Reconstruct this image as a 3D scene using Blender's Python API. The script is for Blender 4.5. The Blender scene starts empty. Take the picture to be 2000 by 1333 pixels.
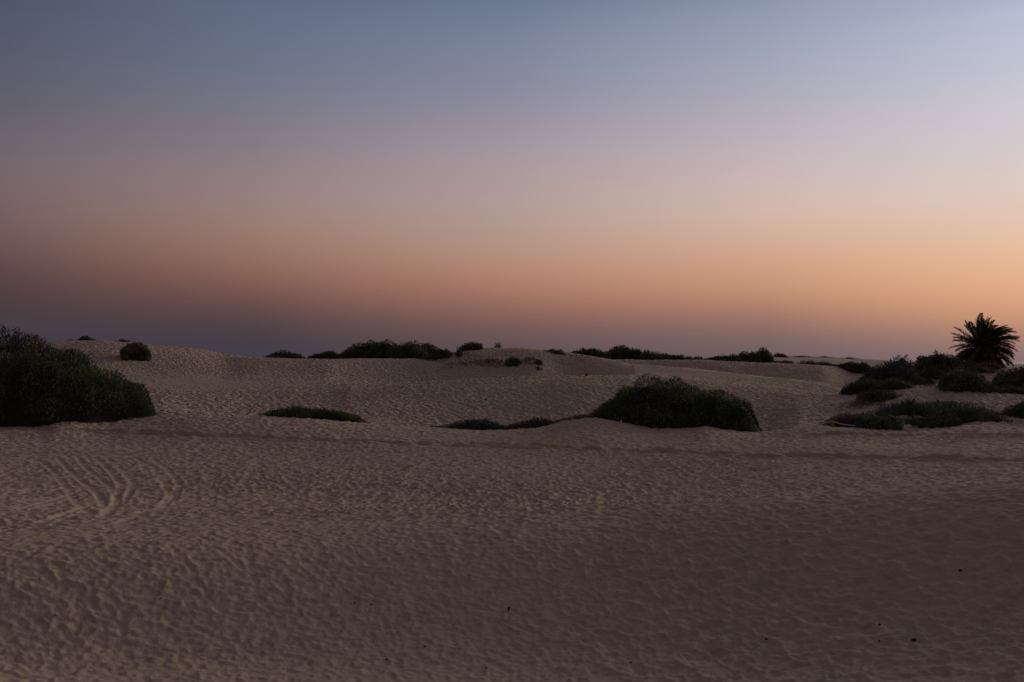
import bpy, math, random
import numpy as np
from mathutils import Vector

SC = bpy.context.scene
COL = SC.collection
R = math.radians
rng = np.random.default_rng(11)
random.seed(5)

# ------------------------------------------------------------------ camera
F = 35.0 / 36.0 * 2000.0
CAMZ = 4.5
PITCH = math.atan(41.5 / F)
cam = bpy.data.objects.new('camera', bpy.data.cameras.new('camera'))
COL.objects.link(cam)
cam.location = (0, 0, CAMZ)
cam.rotation_euler = (R(90) + PITCH, 0, 0)
cam.data.lens = 35.0
cam.data.sensor_width = 36.0
cam.data.clip_start = 0.1
cam.data.clip_end = 60000.0
SC.camera = cam


def ray(px, py):
    """azimuth and slope (rise over horizontal run) of a line of sight in the photograph"""
    px = np.asarray(px, float); py = np.asarray(py, float)
    xc = (px - 1000.0) / F; yc = (666.5 - py) / F
    x = xc
    y = math.cos(PITCH) - yc * math.sin(PITCH)
    z = math.sin(PITCH) + yc * math.cos(PITCH)
    return np.arctan2(x, y), z / np.hypot(x, y)


def s2l(c):
    return [(v / 12.92 if v <= 0.04045 else ((v + 0.055) / 1.055) ** 2.4) for v in [k / 255.0 for k in c]]


# ------------------------------------------------------------------ sky: dusk gradient, brightest round the set sun
SUN_AZ = 40.0
world = bpy.data.worlds.new("World")
SC.world = world
world.use_nodes = True
wt = world.node_tree
wt.nodes.clear()


def wn(t, **kw):
    n = wt.nodes.new(t)
    for k, v in kw.items():
        setattr(n, k, v)
    return n


def wmath(op, a, b=None, clamp=False):
    n = wn('ShaderNodeMath', operation=op)
    n.use_clamp = clamp
    for i, v in enumerate([a, b]):
        if v is None:
            continue
        if isinstance(v, (int, float)):
            n.inputs[i].default_value = v
        else:
            wt.links.new(v, n.inputs[i])
    return n.outputs[0]


SKY = {
    0: [(0, (80, 88, 108)), (100, (87, 92, 109)), (200, (98, 96, 108)), (280, (112, 102, 111)), (360, (120, 102, 105)), (430, (118, 95, 93)),
        (490, (107, 82, 81)), (550, (85, 66, 66)), (600, (75, 61, 65)), (650, (67, 60, 70)), (700, (62, 58, 70))],
    500: [(0, (97, 108, 133)), (100, (104, 114, 136)), (200, (120, 120, 135)), (280, (134, 123, 132)), (350, (147, 128, 130)), (420, (154, 127, 120)),
          (470, (154, 121, 107)), (520, (144, 105, 92)), (570, (123, 86, 79)), (610, (93, 71, 72)), (650, (71, 62, 68)), (700, (64, 61, 72))],
    1000: [(0, (109, 121, 147)), (100, (126, 135, 157)), (200, (142, 141, 159)), (270, (161, 149, 161)), (330, (172, 155, 158)), (400, (177, 157, 152)),
           (470, (181, 150, 137)), (520, (182, 138, 118)), (560, (172, 123, 103)), (605, (145, 103, 92)), (645, (111, 86, 85)), (675, (96, 80, 84)), (705, (88, 76, 82))],
    1500: [(0, (142, 152, 176)), (100, (158, 165, 184)), (200, (176, 172, 186)), (270, (190, 178, 187)), (350, (204, 184, 182)), (420, (212, 184, 169)),
           (480, (212, 170, 148)), (530, (206, 157, 128)), (570, (198, 145, 115)), (610, (168, 121, 105)), (650, (129, 103, 100)), (705, (106, 92, 97))],
    2000: [(0, (180, 188, 210)), (100, (190, 194, 211)), (200, (205, 200, 211)), (300, (214, 202, 203)), (380, (223, 202, 191)), (450, (229, 194, 171)),
           (520, (233, 184, 146)), (570, (226, 169, 131)), (610, (212, 156, 121)), (650, (175, 131, 115)), (705, (132, 110, 111))],
}
tc = wn('ShaderNodeTexCoord')
nrm = wn('ShaderNodeVectorMath', operation='NORMALIZE')
wt.links.new(tc.outputs['Generated'], nrm.inputs[0])
sep = wn('ShaderNodeSeparateXYZ')
wt.links.new(nrm.outputs[0], sep.inputs[0])
elev = wmath('DIVIDE', wmath('ARCSINE', sep.outputs['Z']), math.pi / 2, clamp=True)
sa, ca = math.sin(R(SUN_AZ)), math.cos(R(SUN_AZ))
along = wmath('ADD', wmath('MULTIPLY', sep.outputs['X'], sa), wmath('MULTIPLY', sep.outputs['Y'], ca))
across = wmath('ABSOLUTE', wmath('SUBTRACT', wmath('MULTIPLY', sep.outputs['X'], ca), wmath('MULTIPLY', sep.outputs['Y'], sa)))
delta = wmath('ARCTAN2', across, along)
ZEN = (69, 60, 70)
prev = None
prev_delta = None
for px in (0, 500, 1000, 1500, 2000):
    rp = wn('ShaderNodeValToRGB')
    rp.color_ramp.interpolation = 'B_SPLINE'
    stops = []
    ks = np.array([k[0] for k in SKY[px]], float); cs = np.array([k[1] for k in SKY[px]], float)
    yy = np.arange(0, 706.0)
    sm = []
    for ch in range(3):
        v = np.pad(np.interp(yy, ks, cs[:, ch]), 90, mode='reflect', reflect_type='odd')
        g = np.exp(-.5 * (np.arange(-90, 91) / 17.0) ** 2); g /= g.sum()
        sm.append(np.convolve(v, g, 'valid'))
    for y in np.linspace(0, 705, 27).astype(int):
        az, sl = ray(px, y)
        stops.append((math.atan(float(sl)) / (math.pi / 2), s2l([sm[0][y], sm[1][y], sm[2][y]])))
    top = stops[0]
    stops.sort()
    zl = s2l(ZEN)
    mid = [0.42 * a + 0.58 * b for a, b in zip(top[1], zl)]
    stops += [(0.45, mid), (0.8, zl)]
    els = rp.color_ramp.elements
    while len(els) > 1:
        els.remove(els[-1])
    els[0].position = max(0, stops[0][0]); els[0].color = (*stops[0][1], 1)
    for p, c in stops[1:]:
        e = els.new(p); e.color = (*c, 1)
    wt.links.new(elev, rp.inputs[0])
    az, _ = ray(px, 708)
    dl = R(SUN_AZ) - float(az)
    if prev is None:
        prev = rp.outputs[0]
    else:
        mr = wn('ShaderNodeMapRange')
        mr.interpolation_type = 'LINEAR'
        mr.inputs['From Min'].default_value = prev_delta
        mr.inputs['From Max'].default_value = dl
        wt.links.new(delta, mr.inputs['Value'])
        mx = wn('ShaderNodeMixRGB')
        wt.links.new(mr.outputs[0], mx.inputs[0])
        wt.links.new(prev, mx.inputs[1]); wt.links.new(rp.outputs[0], mx.inputs[2])
        prev = mx.outputs[0]
    prev_delta = dl
bg = wn('ShaderNodeBackground')
bg.inputs['Strength'].default_value = 1.0
# thin uneven haze, drawn out along the horizon
# opposite the set sun the sky carries the rosy belt of dusk above the grey earth shadow
rb = wn('ShaderNodeValToRGB'); rb.color_ramp.interpolation = 'B_SPLINE'
be = rb.color_ramp.elements
be[0].position = 0.0; be[0].color = (*s2l((66, 58, 67)), 1)
be[1].position = 0.8; be[1].color = (*s2l(ZEN), 1)
for p_, c_ in ((.05, (80, 64, 68)), (.12, (106, 85, 82)), (.22, (108, 89, 88)), (.34, (92, 76, 84)), (.5, (78, 66, 76))):
    q_ = be.new(p_); q_.color = (*s2l(c_), 1)
wt.links.new(elev, rb.inputs[0])
mb = wn('ShaderNodeMapRange'); mb.interpolation_type = 'SMOOTHSTEP'
mb.inputs['From Min'].default_value = R(70); mb.inputs['From Max'].default_value = R(140)
wt.links.new(delta, mb.inputs['Value'])
xb = wn('ShaderNodeMixRGB'); wt.links.new(mb.outputs[0], xb.inputs[0]); wt.links.new(prev, xb.inputs[1]); wt.links.new(rb.outputs[0], xb.inputs[2])
prev = xb.outputs[0]
hz_m = wn('ShaderNodeMapping'); hz_m.inputs['Scale'].default_value = (1.6, 1.6, 9.0)
wt.links.new(nrm.outputs[0], hz_m.inputs['Vector'])
hz = wn('ShaderNodeTexNoise'); hz.inputs['Scale'].default_value = 1.7; hz.inputs['Detail'].default_value = 3.0
wt.links.new(hz_m.outputs[0], hz.inputs['Vector'])
hv = wmath('ADD', wmath('MULTIPLY', hz.outputs['Fac'], 0.04), 0.98)
hx = wn('ShaderNodeMixRGB', blend_type='MULTIPLY'); hx.inputs[0].default_value = 1.0
wt.links.new(prev, hx.inputs[1]); wt.links.new(hv, hx.inputs[2])
wt.links.new(hx.outputs[0], bg.inputs['Color'])
wo = wn('ShaderNodeOutputWorld')
wt.links.new(bg.outputs[0], wo.inputs['Surface'])

# afterglow of the sun that has just set, low on the right
sun = bpy.data.objects.new('sun', bpy.data.lights.new('sun', 'SUN'))
COL.objects.link(sun)
sun.data.energy = 1.45
sun.data.angle = R(27)
sun.data.color = (1.0, 0.84, 0.62)
SUN_EL = 6.5
sd = Vector((math.sin(R(SUN_AZ)) * math.cos(R(SUN_EL)), math.cos(R(SUN_AZ)) * math.cos(R(SUN_EL)), math.sin(R(SUN_EL))))
sun.rotation_euler = sd.to_track_quat('Z', 'Y').to_euler()

SC.view_settings.view_transform = 'Standard'
SC.view_settings.look = 'None'
SC.view_settings.exposure = 0.0
SC.view_settings.gamma = 1.0
SC.view_settings.use_curve_mapping = False


# ------------------------------------------------------------------ helpers
def tag(o, label=None, cat=None, group=None, kind=None):
    if label: o['label'] = label
    if cat: o['category'] = cat
    if group: o['group'] = group
    if kind: o['kind'] = kind
    return o


def link(name, me, parent=None):
    o = bpy.data.objects.new(name, me)
    COL.objects.link(o)
    if parent: o.parent = parent
    return o


def mesh_np(name, verts, faces, mat, smooth=False, attrs=None):
    """verts (n,3); faces (m,k) all of one size"""
    me = bpy.data.meshes.new(name)
    verts = np.asarray(verts, np.float32); faces = np.asarray(faces, np.int32)
    n, (m, k) = len(verts), faces.shape
    me.vertices.add(n); me.vertices.foreach_set('co', verts.ravel())
    me.loops.add(m * k); me.loops.foreach_set('vertex_index', faces.ravel())
    me.polygons.add(m)
    me.polygons.foreach_set('loop_start', np.arange(0, m * k, k, dtype=np.int32))
    me.polygons.foreach_set('loop_total', np.full(m, k, np.int32))
    if smooth:
        me.polygons.foreach_set('use_smooth', np.ones(m, bool))
    for an, av in (attrs or {}).items():
        a = me.attributes.new(an, 'FLOAT', 'POINT')
        a.data.foreach_set('value', np.asarray(av, np.float32))
    me.update(calc_edges=True)
    if mat: me.materials.append(mat)
    return me


TAB = [np.random.default_rng(100 + i).random((256, 256)) for i in range(6)]


def vnoise(x, y, k=0):
    xi = np.floor(x).astype(np.int64); yi = np.floor(y).astype(np.int64)
    fx = x - xi; fy = y - yi
    fx = fx * fx * fx * (fx * (fx * 6 - 15) + 10); fy = fy * fy * fy * (fy * (fy * 6 - 15) + 10)
    T = TAB[k]
    a = T[xi & 255, yi & 255]; b = T[(xi + 1) & 255, yi & 255]
    c = T[xi & 255, (yi + 1) & 255]; d = T[(xi + 1) & 255, (yi + 1) & 255]
    return (a + (b - a) * fx) * (1 - fy) + (c + (d - c) * fx) * fy - 0.5


def fbm(x, y, k=0, o=4):
    s = 0; a = 1.0
    for i in range(o):
        s = s + a * vnoise(x * 2 ** i + 17.3 * i, y * 2 ** i - 9.1 * i, (k + i) % 6)
        a *= 0.5
    return s


def sstep(a, b, x):
    t = np.clip((x - a) / (b - a), 0, 1)
    return t * t * (3 - 2 * t)


def pchip(xk, yk, x):
    h = np.diff(xk); dl = np.diff(yk) / h
    m = np.zeros_like(yk)
    for i in range(1, len(xk) - 1):
        if dl[i - 1] * dl[i] > 0:
            w1 = 2 * h[i] + h[i - 1]; w2 = h[i] + 2 * h[i - 1]
            m[i] = (w1 + w2) / (w1 / dl[i - 1] + w2 / dl[i])
    m[0] = dl[0]; m[-1] = dl[-1]
    i = np.clip(np.searchsorted(xk, x) - 1, 0, len(xk) - 2)
    t = (x - xk[i]) / h[i]
    t = np.clip(t, 0, 1)
    t2 = t * t; t3 = t2 * t
    return (2 * t3 - 3 * t2 + 1) * yk[i] + (t3 - 2 * t2 + t) * h[i] * m[i] + (-2 * t3 + 3 * t2) * yk[i + 1] + (t3 - t2) * h[i] * m[i + 1]


# ------------------------------------------------------------------ terrain: crest and trough lines of the dunes
def crv(pts):
    a = np.array(pts, float)
    return a


NEAR = crv([(-400, 16.3, 1333), (1000, 15.9, 1333), (2400, 15.4, 1333)])
SWELL = crv([(-400, 20.5, 1085), (0, 20.5, 1078), (300, 21, 1062), (700, 22.5, 1035), (1100, 24, 1008), (1400, 25, 985), (1700, 26, 958), (2000, 26, 936), (2400, 26, 905)])
TROUGH = crv([(-400, 34, 968), (0, 34, 968), (1100, 34, 972), (1400, 34, 972), (2000, 35, 965), (2400, 35, 960)])
FLAT = crv([(-400, 48, 888), (0, 48, 888), (1000, 48, 888), (2000, 48, 890), (2400, 48, 890)])
BERM = crv([(-400, 60, 838), (0, 60, 837), (80, 60, 834), (110, 60, 828), (140, 60, 827), (175, 60, 830), (210, 60, 831), (300, 60, 823), (400, 60, 817), (500, 60, 816), (720, 60, 829), (840, 60, 837), (960, 60, 842),
            (1050, 60, 837), (1120, 60, 822), (1160, 60, 819), (1220, 60, 829), (1290, 60, 839), (1350, 60, 838), (1380, 60, 834), (1410, 60, 839), (1480, 60, 846), (1580, 60, 836), (1640, 60, 838), (1770, 60, 847),
            (1850, 60, 842), (1920, 60, 834), (2000, 60, 840), (2400, 60, 842)])
PLAIN = crv([(-400, 95, 762), (0, 95, 760), (150, 95, 752), (300, 95, 749), (500, 95, 753), (650, 95, 753), (780, 95, 749), (900, 95, 743), (1000, 95, 738), (1150, 95, 733),
             (1240, 94, 735), (1300, 92, 738), (1450, 88, 752), (1560, 86, 762), (1640, 85, 769), (1700, 85, 764), (1760, 85, 754), (1820, 85, 757), (1900, 85, 764),
             (2000, 85, 771), (2400, 85, 780)])
DUNE = crv([(-400, 140, 682), (0, 140, 673), (120, 140, 667), (200, 140, 666), (300, 140, 674), (380, 140, 681), (430, 140, 690), (480, 130, 697), (560, 124, 700), (700, 122, 701),
            (850, 123, 703), (885, 126, 690), (930, 128, 681), (1000, 128, 681), (1050, 127, 684), (1100, 129, 689), (1180, 124, 700), (1240, 118, 711), (1330, 112, 718),
            (1400, 108, 726), (1480, 105, 735), (1560, 103, 742), (1620, 102, 751), (1650, 102, 758), (1700, 104, 740), (1760, 105, 729), (1830, 106, 726), (1930, 106, 722),
            (2000, 106, 722), (2400, 106, 722)])
FACE = crv([(-400, 165, 700), (0, 165, 700), (300, 165, 700), (480, 150, 702), (850, 150, 704), (1100, 148, 704), (1240, 142, 704), (1340, 138, 703), (1450, 138, 709), (1600, 137, 714),
            (1690, 155, 718), (1760, 140, 716), (1830, 130, 712), (1930, 128, 715), (2000, 128, 718), (2400, 128, 720)])
RIDGE = crv([(-400, 215, 706), (480, 215, 705), (600, 215, 700), (700, 215, 694), (850, 215, 702), (1100, 215, 700), (1180, 215, 697), (1230, 215, 692), (1330, 215, 702), (1400, 215, 699), (1480, 215, 693),
             (1560, 215, 697), (1620, 215, 698), (1700, 215, 703), (1800, 215, 707), (2000, 215, 712), (2400, 215, 713)])


def hs(c, px):
    """distance and height of a line at the columns px"""
    order = np.argsort(c[:, 0]); a = c[order]
    az, sl = ray(a[:, 0], a[:, 2])
    zz = CAMZ + a[:, 1] * sl
    q = np.clip(px, a[0, 0], a[-1, 0])
    return pchip(a[:, 0], a[:, 1], q), pchip(a[:, 0], zz, q)


def drop(pts, px):
    a = np.array(pts, float)
    return np.interp(px, a[:, 0], a[:, 1])


dense = np.arange(-32.0, 32.001, 0.078)
side = 32.0 + np.cumsum(0.075 * 1.09 ** np.arange(1, 200))
side = side[side < 179.0]
azd = np.concatenate([-side[::-1], dense, side])
AZ = np.radians(azd)
DD = np.concatenate([np.array([0.5, 1, 1.6, 2.4, 3.2, 4, 5, 6, 7, 8, 8.8, 9.6]), np.arange(10.2, 12.5, .15), np.arange(12.5, 28, .046), np.arange(28, 50, .08), np.arange(50, 66, .13),
                     np.arange(66, 112, .22), np.arange(112, 150, .42), np.arange(150, 260, 1.2), 260 * 1.04 ** np.arange(0, 34)])
PXC = 1000 + F * np.tan(np.clip(AZ, -R(36.5), R(36.5)))
PXC = np.clip(PXC, -400, 2400)
n = len(AZ)
kd, kz = [], []


def addk(d, z):
    kd.append(np.broadcast_to(d, (n,)).astype(float)); kz.append(np.broadcast_to(z, (n,)).astype(float))


addk(0.0, CAMZ - 1.7)
addk(8.0, CAMZ - 4.0)
for c in (NEAR, SWELL, TROUGH, FLAT, BERM):
    addk(*hs(c, PXC))
d4, z4 = kd[-1], kz[-1]
d5, z5 = hs(PLAIN, PXC)
addk(d4 + 4.0, z4 + 0.1 * (z5 - z4) - drop([(320, 0), (480, .45), (1500, .45), (1560, .1), (1640, .35), (2000, .25)], PXC))
addk(d5, z5)
d6, z6 = hs(DUNE, PXC)
addk(d5 + 0.3 * (d6 - d5), z5 + 0.3 * (z6 - z5) - drop([(500, 0), (640, .35), (760, 1.7), (850, 2.2), (1120, 2.4), (1240, .2), (1640, .3), (1700, .5), (2000, .6)], PXC))
addk(d6, z6)
d7, z7 = hs(FACE, PXC)
addk(d6 + 0.35 * (d7 - d6), z6 + 0.35 * (z7 - z6) - drop([(300, .6), (480, .7), (850, .8), (1150, .9), (1250, 1.6), (1340, 2.6), (1640, 2.6), (1720, .3), (2000, .3)], PXC))
addk(d7, z7)
d8, z8 = hs(RIDGE, PXC)
addk(d7 + 14, z7 - 0.9)
addk(d8, z8)
addk(270.0, CAMZ - 3.5)
addk(430.0, CAMZ - 8.0)
addk(900.0, CAMZ - 12.0)
addk(1100.0, CAMZ - 14.0)
kd = np.array(kd); kz = np.array(kz)
BASE = np.empty((n, len(DD)))
for i in range(n):
    BASE[i] = pchip(kd[:, i], kz[:, i], DD)
# smooth a little along the azimuth, then let the two sides meet behind the camera
ker = np.array([1, 4, 6, 4, 1]) / 16.0
pad = np.pad(BASE, ((2, 2), (0, 0)), mode='edge')
BASE = sum(ker[j] * pad[j:j + n] for j in range(5))
mean = 0.5 * (BASE[0] + BASE[-1])
wb = sstep(50, 140, np.abs(azd))[:, None]
BASE = BASE * (1 - wb) + mean[None, :] * wb
XX = np.sin(AZ)[:, None] * DD[None, :]
YY = np.cos(AZ)[:, None] * DD[None, :]
und = 0.10 * fbm(XX / 7.0, YY / 7.0, 1, 3) * sstep(12, 22, DD)[None, :] * (1 + sstep(60, 120, DD))[None, :]
BASE = BASE + und


def ground(x, y):
    x = np.asarray(x, float); y = np.asarray(y, float)
    az = np.arctan2(x, y); d = np.hypot(x, y)
    i = np.clip(np.searchsorted(AZ, az) - 1, 0, n - 2); j = np.clip(np.searchsorted(DD, d) - 1, 0, len(DD) - 2)
    u = np.clip((az - AZ[i]) / (AZ[i + 1] - AZ[i]), 0, 1); v = np.clip((d - DD[j]) / (DD[j + 1] - DD[j]), 0, 1)
    return (BASE[i, j] * (1 - u) + BASE[i + 1, j] * u) * (1 - v) + (BASE[i, j + 1] * (1 - u) + BASE[i + 1, j + 1] * u) * v


def hit(px, py, d0=9.0, d1=240.0):
    """the point of the sand that a line of sight meets first"""
    az, sl = ray(px, py)
    ds = np.arange(d0, d1, 0.02)
    g = ground(ds * np.sin(az), ds * np.cos(az))
    below = np.nonzero(CAMZ + ds * sl <= g)[0]
    k = below[0] if len(below) else len(ds) - 1
    return Vector((ds[k] * math.sin(az), ds[k] * math.cos(az), g[k]))


# ------------------------------------------------------------------ trampled sand: overlapping footprints as relief
def craters(x, y, size, k, depth_var=0.3):
    """overlapping shallow bowls with sharp rims between them"""
    wx = x + 0.35 * size * fbm(x / size * .8, y / size * .8, k + 1, 2)
    wy = y + 0.35 * size * fbm(x / size * .8 + 31, y / size * .8 + 7, k + 2, 2)
    gx = wx / size; gy = wy / size
    ix = np.floor(gx).astype(np.int64); iy = np.floor(gy).astype(np.int64)
    best = np.full(x.shape, 9.0)
    T1, T2, T3, T4 = TAB[k % 6], TAB[(k + 1) % 6], TAB[(k + 2) % 6], TAB[(k + 3) % 6]
    for a in (-1, 0, 1):
        for b in (-1, 0, 1):
            cx = ix + a; cy = iy + b
            p = (cx & 255, cy & 255)
            ox = cx + 0.1 + 0.8 * T1[p]; oy = cy + 0.1 + 0.8 * T2[p]
            th = T3[p] * math.pi
            c, s = np.cos(th), np.sin(th)
            dx = gx - ox; dy = gy - oy
            u = (c * dx + s * dy) * 0.8; v = (-s * dx + c * dy) * 1.25
            q = (u * u + v * v) * 1.3 - depth_var * T4[p] ** 1.5
            best = np.minimum(best, q)
    return best


vis = (DD > 11) & (DD < 150)
xs = XX[:, vis]; ys = YY[:, vis]; dv = DD[vis][None, :]
REL = np.zeros_like(BASE)
tread = 0.82 + 0.45 * np.clip(fbm(xs / 9, ys / 9, 3, 2), -.6, .6)
near = 1 - sstep(20, 29, dv + 2.5 * fbm(xs / 4, ys / 4, 5, 2))
far = sstep(56, 66, dv)
rgt = sstep(-14, 16, azd)[:, None]
r_near = .40 * craters(xs, ys, 0.135, 0, .5) + rgt * .72 * craters(xs + 3.1, ys - 1.7, 0.29, 2) + (1 - rgt) * .52 * craters(xs - 2.2, ys + 4.4, 0.20, 5)
r_flat = .8 * craters(xs, ys, 0.20, 1, .5) + 0.6 * craters(xs + 5.1, ys - 1.7, 0.42, 3)
r_far = craters(xs, ys, 0.45, 2)
r1 = near * (.56 + .32 * rgt) * r_near + (1 - near) * (1 - far) * .85 * r_flat + far * 1.8 * r_far
rel = 0.13 * np.clip(r1, -1.3, 0.9) * tread
rel += 0.012 * fbm(xs / .5, ys / .5, 4, 3)
fade = sstep(10.8, 12.5, dv) * (1 - 0.25 * sstep(45, 90, dv))
# wind-smoothed sand: the hollow at the foot of the left dune, the sunward crest, the mound
pxv = 1000 + F * np.tan(np.clip(AZ, -R(36.5), R(36.5)))[:, None]
calm = np.exp(-((pxv - 380) / 170) ** 2) * np.exp(-((dv - 97) / 7) ** 2)
calm = np.maximum(calm, np.exp(-((pxv - 1350) / 230) ** 2) * np.exp(-((dv - 106) / 9) ** 2))
fade = fade * (1 - 0.85 * np.clip(calm, 0, 1))
rel = rel * fade


def groove(pts, half, depth, rim):
    """a wheel track or a trodden line through the photograph's points"""
    P = []
    for (ax, ay), (bx, by) in zip(pts[:-1], pts[1:]):
        for t in np.linspace(0, 1, 8, endpoint=False):
            P.append(hit(ax + (bx - ax) * t, ay + (by - ay) * t))
    P.append(hit(*pts[-1]))
    P = np.array([(p.x, p.y) for p in P])
    lo = P.min(0) - 3 * half; hi = P.max(0) + 3 * half
    m = (xs > lo[0]) & (xs < hi[0]) & (ys > lo[1]) & (ys < hi[1])
    X = xs[m]; Y = ys[m]
    best = np.full(X.shape, 99.0)
    for a, b in zip(P[:-1], P[1:]):
        ab = b - a; L = (ab ** 2).sum() + 1e-9
        t = np.clip(((X - a[0]) * ab[0] + (Y - a[1]) * ab[1]) / L, 0, 1)
        best = np.minimum(best, np.hypot(X - a[0] - t * ab[0], Y - a[1] - t * ab[1]))
    wob = np.clip(1.05 + 3.4 * vnoise(X * 1.5, Y * 1.9, 2), -.3, 2.4) if half > .2 else 1 + 0.8 * vnoise(X * 1.7, Y * 1.7, 2)
    q = best / half
    g = -depth * np.exp(-q ** 4) * wob + rim * np.exp(-((q - 1.45) / .45) ** 2) * wob
    endf = sstep(0, 1.6, np.hypot(X - P[0, 0], Y - P[0, 1])) * sstep(0, 1.6, np.hypot(X - P[-1, 0], Y - P[-1, 1]))
    g = g * endf
    keep = 1 - 0.5 * endf * np.exp(-(q / 1.3) ** 4)
    rel[m] = rel[m] * keep + g * np.clip(1 + 1.6 * vnoise(X * .55, Y * .55, 4), .15, 1.6)


groove([(112, 893), (140, 925), (165, 945), (190, 965), (205, 990), (210, 1012)], .12, .022, .02)
groove([(150, 893), (178, 925), (205, 942), (225, 962), (228, 985), (205, 1015)], .12, .022, .02)
groove([(205, 893), (235, 915), (262, 945), (250, 968), (232, 990)], .12, .02, .02)
groove([(255, 890), (300, 915), (318, 945), (335, 970), (310, 1000)], .12, .016, .016)
groove([(60, 1030), (110, 1012), (160, 995), (190, 983)], .12, .02, .02)
groove([(190, 1034), (235, 1022), (270, 1010), (300, 1003)], .12, .02, .02)
groove([(0, 962), (40, 955), (90, 948)], .12, .018, .018)
groove([(395, 900), (450, 915), (490, 925), (470, 950)], .12, .016, .016)
groove([(80, 900), (112, 930), (135, 960), (150, 985), (185, 1010)], .12, .018, .02)
groove([(180, 890), (215, 920), (238, 950), (225, 985), (190, 1020)], .12, .016, .018)
groove([(290, 892), (330, 920), (350, 950), (335, 985)], .12, .012, .016)
groove([(20, 1000), (80, 985), (140, 968), (180, 950)], .12, .012, .018)
groove([(120, 1036), (200, 1022), (290, 1000), (350, 985)], .12, .012, .018)
groove([(0, 840), (130, 842), (300, 848), (480, 854), (600, 860), (760, 866), (900, 869), (1050, 873), (1200, 880), (1400, 888), (1600, 894), (1800, 898), (2000, 902), (2200, 906)], .36, .15, .06)
groove([(1560, 852), (1700, 850), (1850, 850), (2000, 852), (2200, 856)], .30, .09, .06)
REL[:, vis] = rel
ZZ = BASE + REL
nr = len(DD)
idx = np.arange(n * nr).reshape(n, nr)
quads = np.stack([idx[:-1, :-1], idx[1:, :-1], idx[1:, 1:], idx[:-1, 1:]], -1).reshape(-1, 4)[:, ::-1]
seam = np.stack([idx[-1, :-1], idx[0, :-1], idx[0, 1:], idx[-1, 1:]], -1).reshape(-1, 4)[:, ::-1]
cap_v = np.array([[0, 0, CAMZ - 1.7]])
verts = np.stack([XX, YY, ZZ], -1).reshape(-1, 3)


def mat(name):
    m = bpy.data.materials.new(name); m.use_nodes = True
    nt = m.node_tree
    b = nt.nodes['Principled BSDF']
    b.inputs['Roughness'].default_value = 0.95
    b.inputs['Specular IOR Level'].default_value = 0.15
    return m, nt, b


# sand
sand, nt, b = mat('sand')
L = nt.links
geo = nt.nodes.new('ShaderNodeNewGeometry')


def tex(t, scale, **kw):
    q = nt.nodes.new(t)
    q.inputs['Scale'].default_value = scale
    for k, v in kw.items():
        q.inputs[k].default_value = v
    L.new(geo.outputs['Position'], q.inputs['Vector'])
    return q


def ramp(fac, stops):
    r = nt.nodes.new('ShaderNodeValToRGB')
    e = r.color_ramp.elements
    while len(e) > 1: e.remove(e[-1])
    e[0].position = stops[0][0]; e[0].color = (*stops[0][1], 1)
    for p, c in stops[1:]:
        k = e.new(p); k.color = (*c, 1)
    L.new(fac, r.inputs[0])
    return r.outputs[0]


def mix(f, a, c, mode='MIX'):
    q = nt.nodes.new('ShaderNodeMixRGB'); q.blend_type = mode
    for i, v in enumerate((f, a, c)):
        if isinstance(v, (int, float)): q.inputs[i].default_value = v
        elif isinstance(v, tuple): q.inputs[i].default_value = (*v, 1)
        else: L.new(v, q.inputs[i])
    return q.outputs[0]


big = tex('ShaderNodeTexNoise', 0.09, Detail=4.0)
med = tex('ShaderNodeTexNoise', 2.2, Detail=5.0, Roughness=.6)
grain = tex('ShaderNodeTexNoise', 45.0, Detail=4.0, Roughness=.7)
c1 = ramp(big.outputs['Fac'], [(0.3, (0.487, 0.37, 0.275)), (0.5, (0.522, 0.40, 0.292)), (0.7, (0.547, 0.422, 0.305))])
c2 = ramp(med.outputs['Fac'], [(0.3, (0.84, 0.82, 0.84)), (0.55, (1, 1, 1)), (0.75, (1.08, 1.06, 1.0))])
c3 = ramp(grain.outputs['Fac'], [(0.25, (0.8, 0.79, 0.8)), (0.5, (1, 1, 1)), (0.75, (1.12, 1.11, 1.08))])
L.new(mix(0.8, mix(1.0, c1, c2, 'MULTIPLY'), c3, 'MULTIPLY'), b.inputs['Base Color'])
vo = tex('ShaderNodeTexVoronoi', 3.0)
fine = tex('ShaderNodeTexNoise', 9.0, Detail=5.0, Roughness=.6)
bp1 = nt.nodes.new('ShaderNodeBump'); bp1.inputs['Strength'].default_value = 0.55; bp1.inputs['Distance'].default_value = 0.06
L.new(fine.outputs['Fac'], bp1.inputs['Height'])
bp2 = nt.nodes.new('ShaderNodeBump'); bp2.inputs['Distance'].default_value = 0.4
at = nt.nodes.new('ShaderNodeAttribute'); at.attribute_name = 'trampled'
L.new(at.outputs['Fac'], bp2.inputs['Strength'])
L.new(vo.outputs['Distance'], bp2.inputs['Height']); L.new(bp1.outputs[0], bp2.inputs['Normal'])
L.new(bp2.outputs[0], b.inputs['Normal'])
b.inputs['Specular IOR Level'].default_value = 0.05

tramp = np.broadcast_to((0.7 * sstep(40, 75, DD) * (1 - sstep(150, 220, DD)))[None, :], BASE.shape).copy()
tramp[:, vis] *= np.broadcast_to(1 - 0.9 * np.clip(calm, 0, 1), rel.shape)
me = mesh_np('sand_dunes', verts, np.concatenate([quads, seam]), sand, True, {'trampled': tramp.ravel()})
dunes = tag(link('sand_dunes', me), 'wide trampled pale sand dunes filling the lower half', kind='structure')

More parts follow.
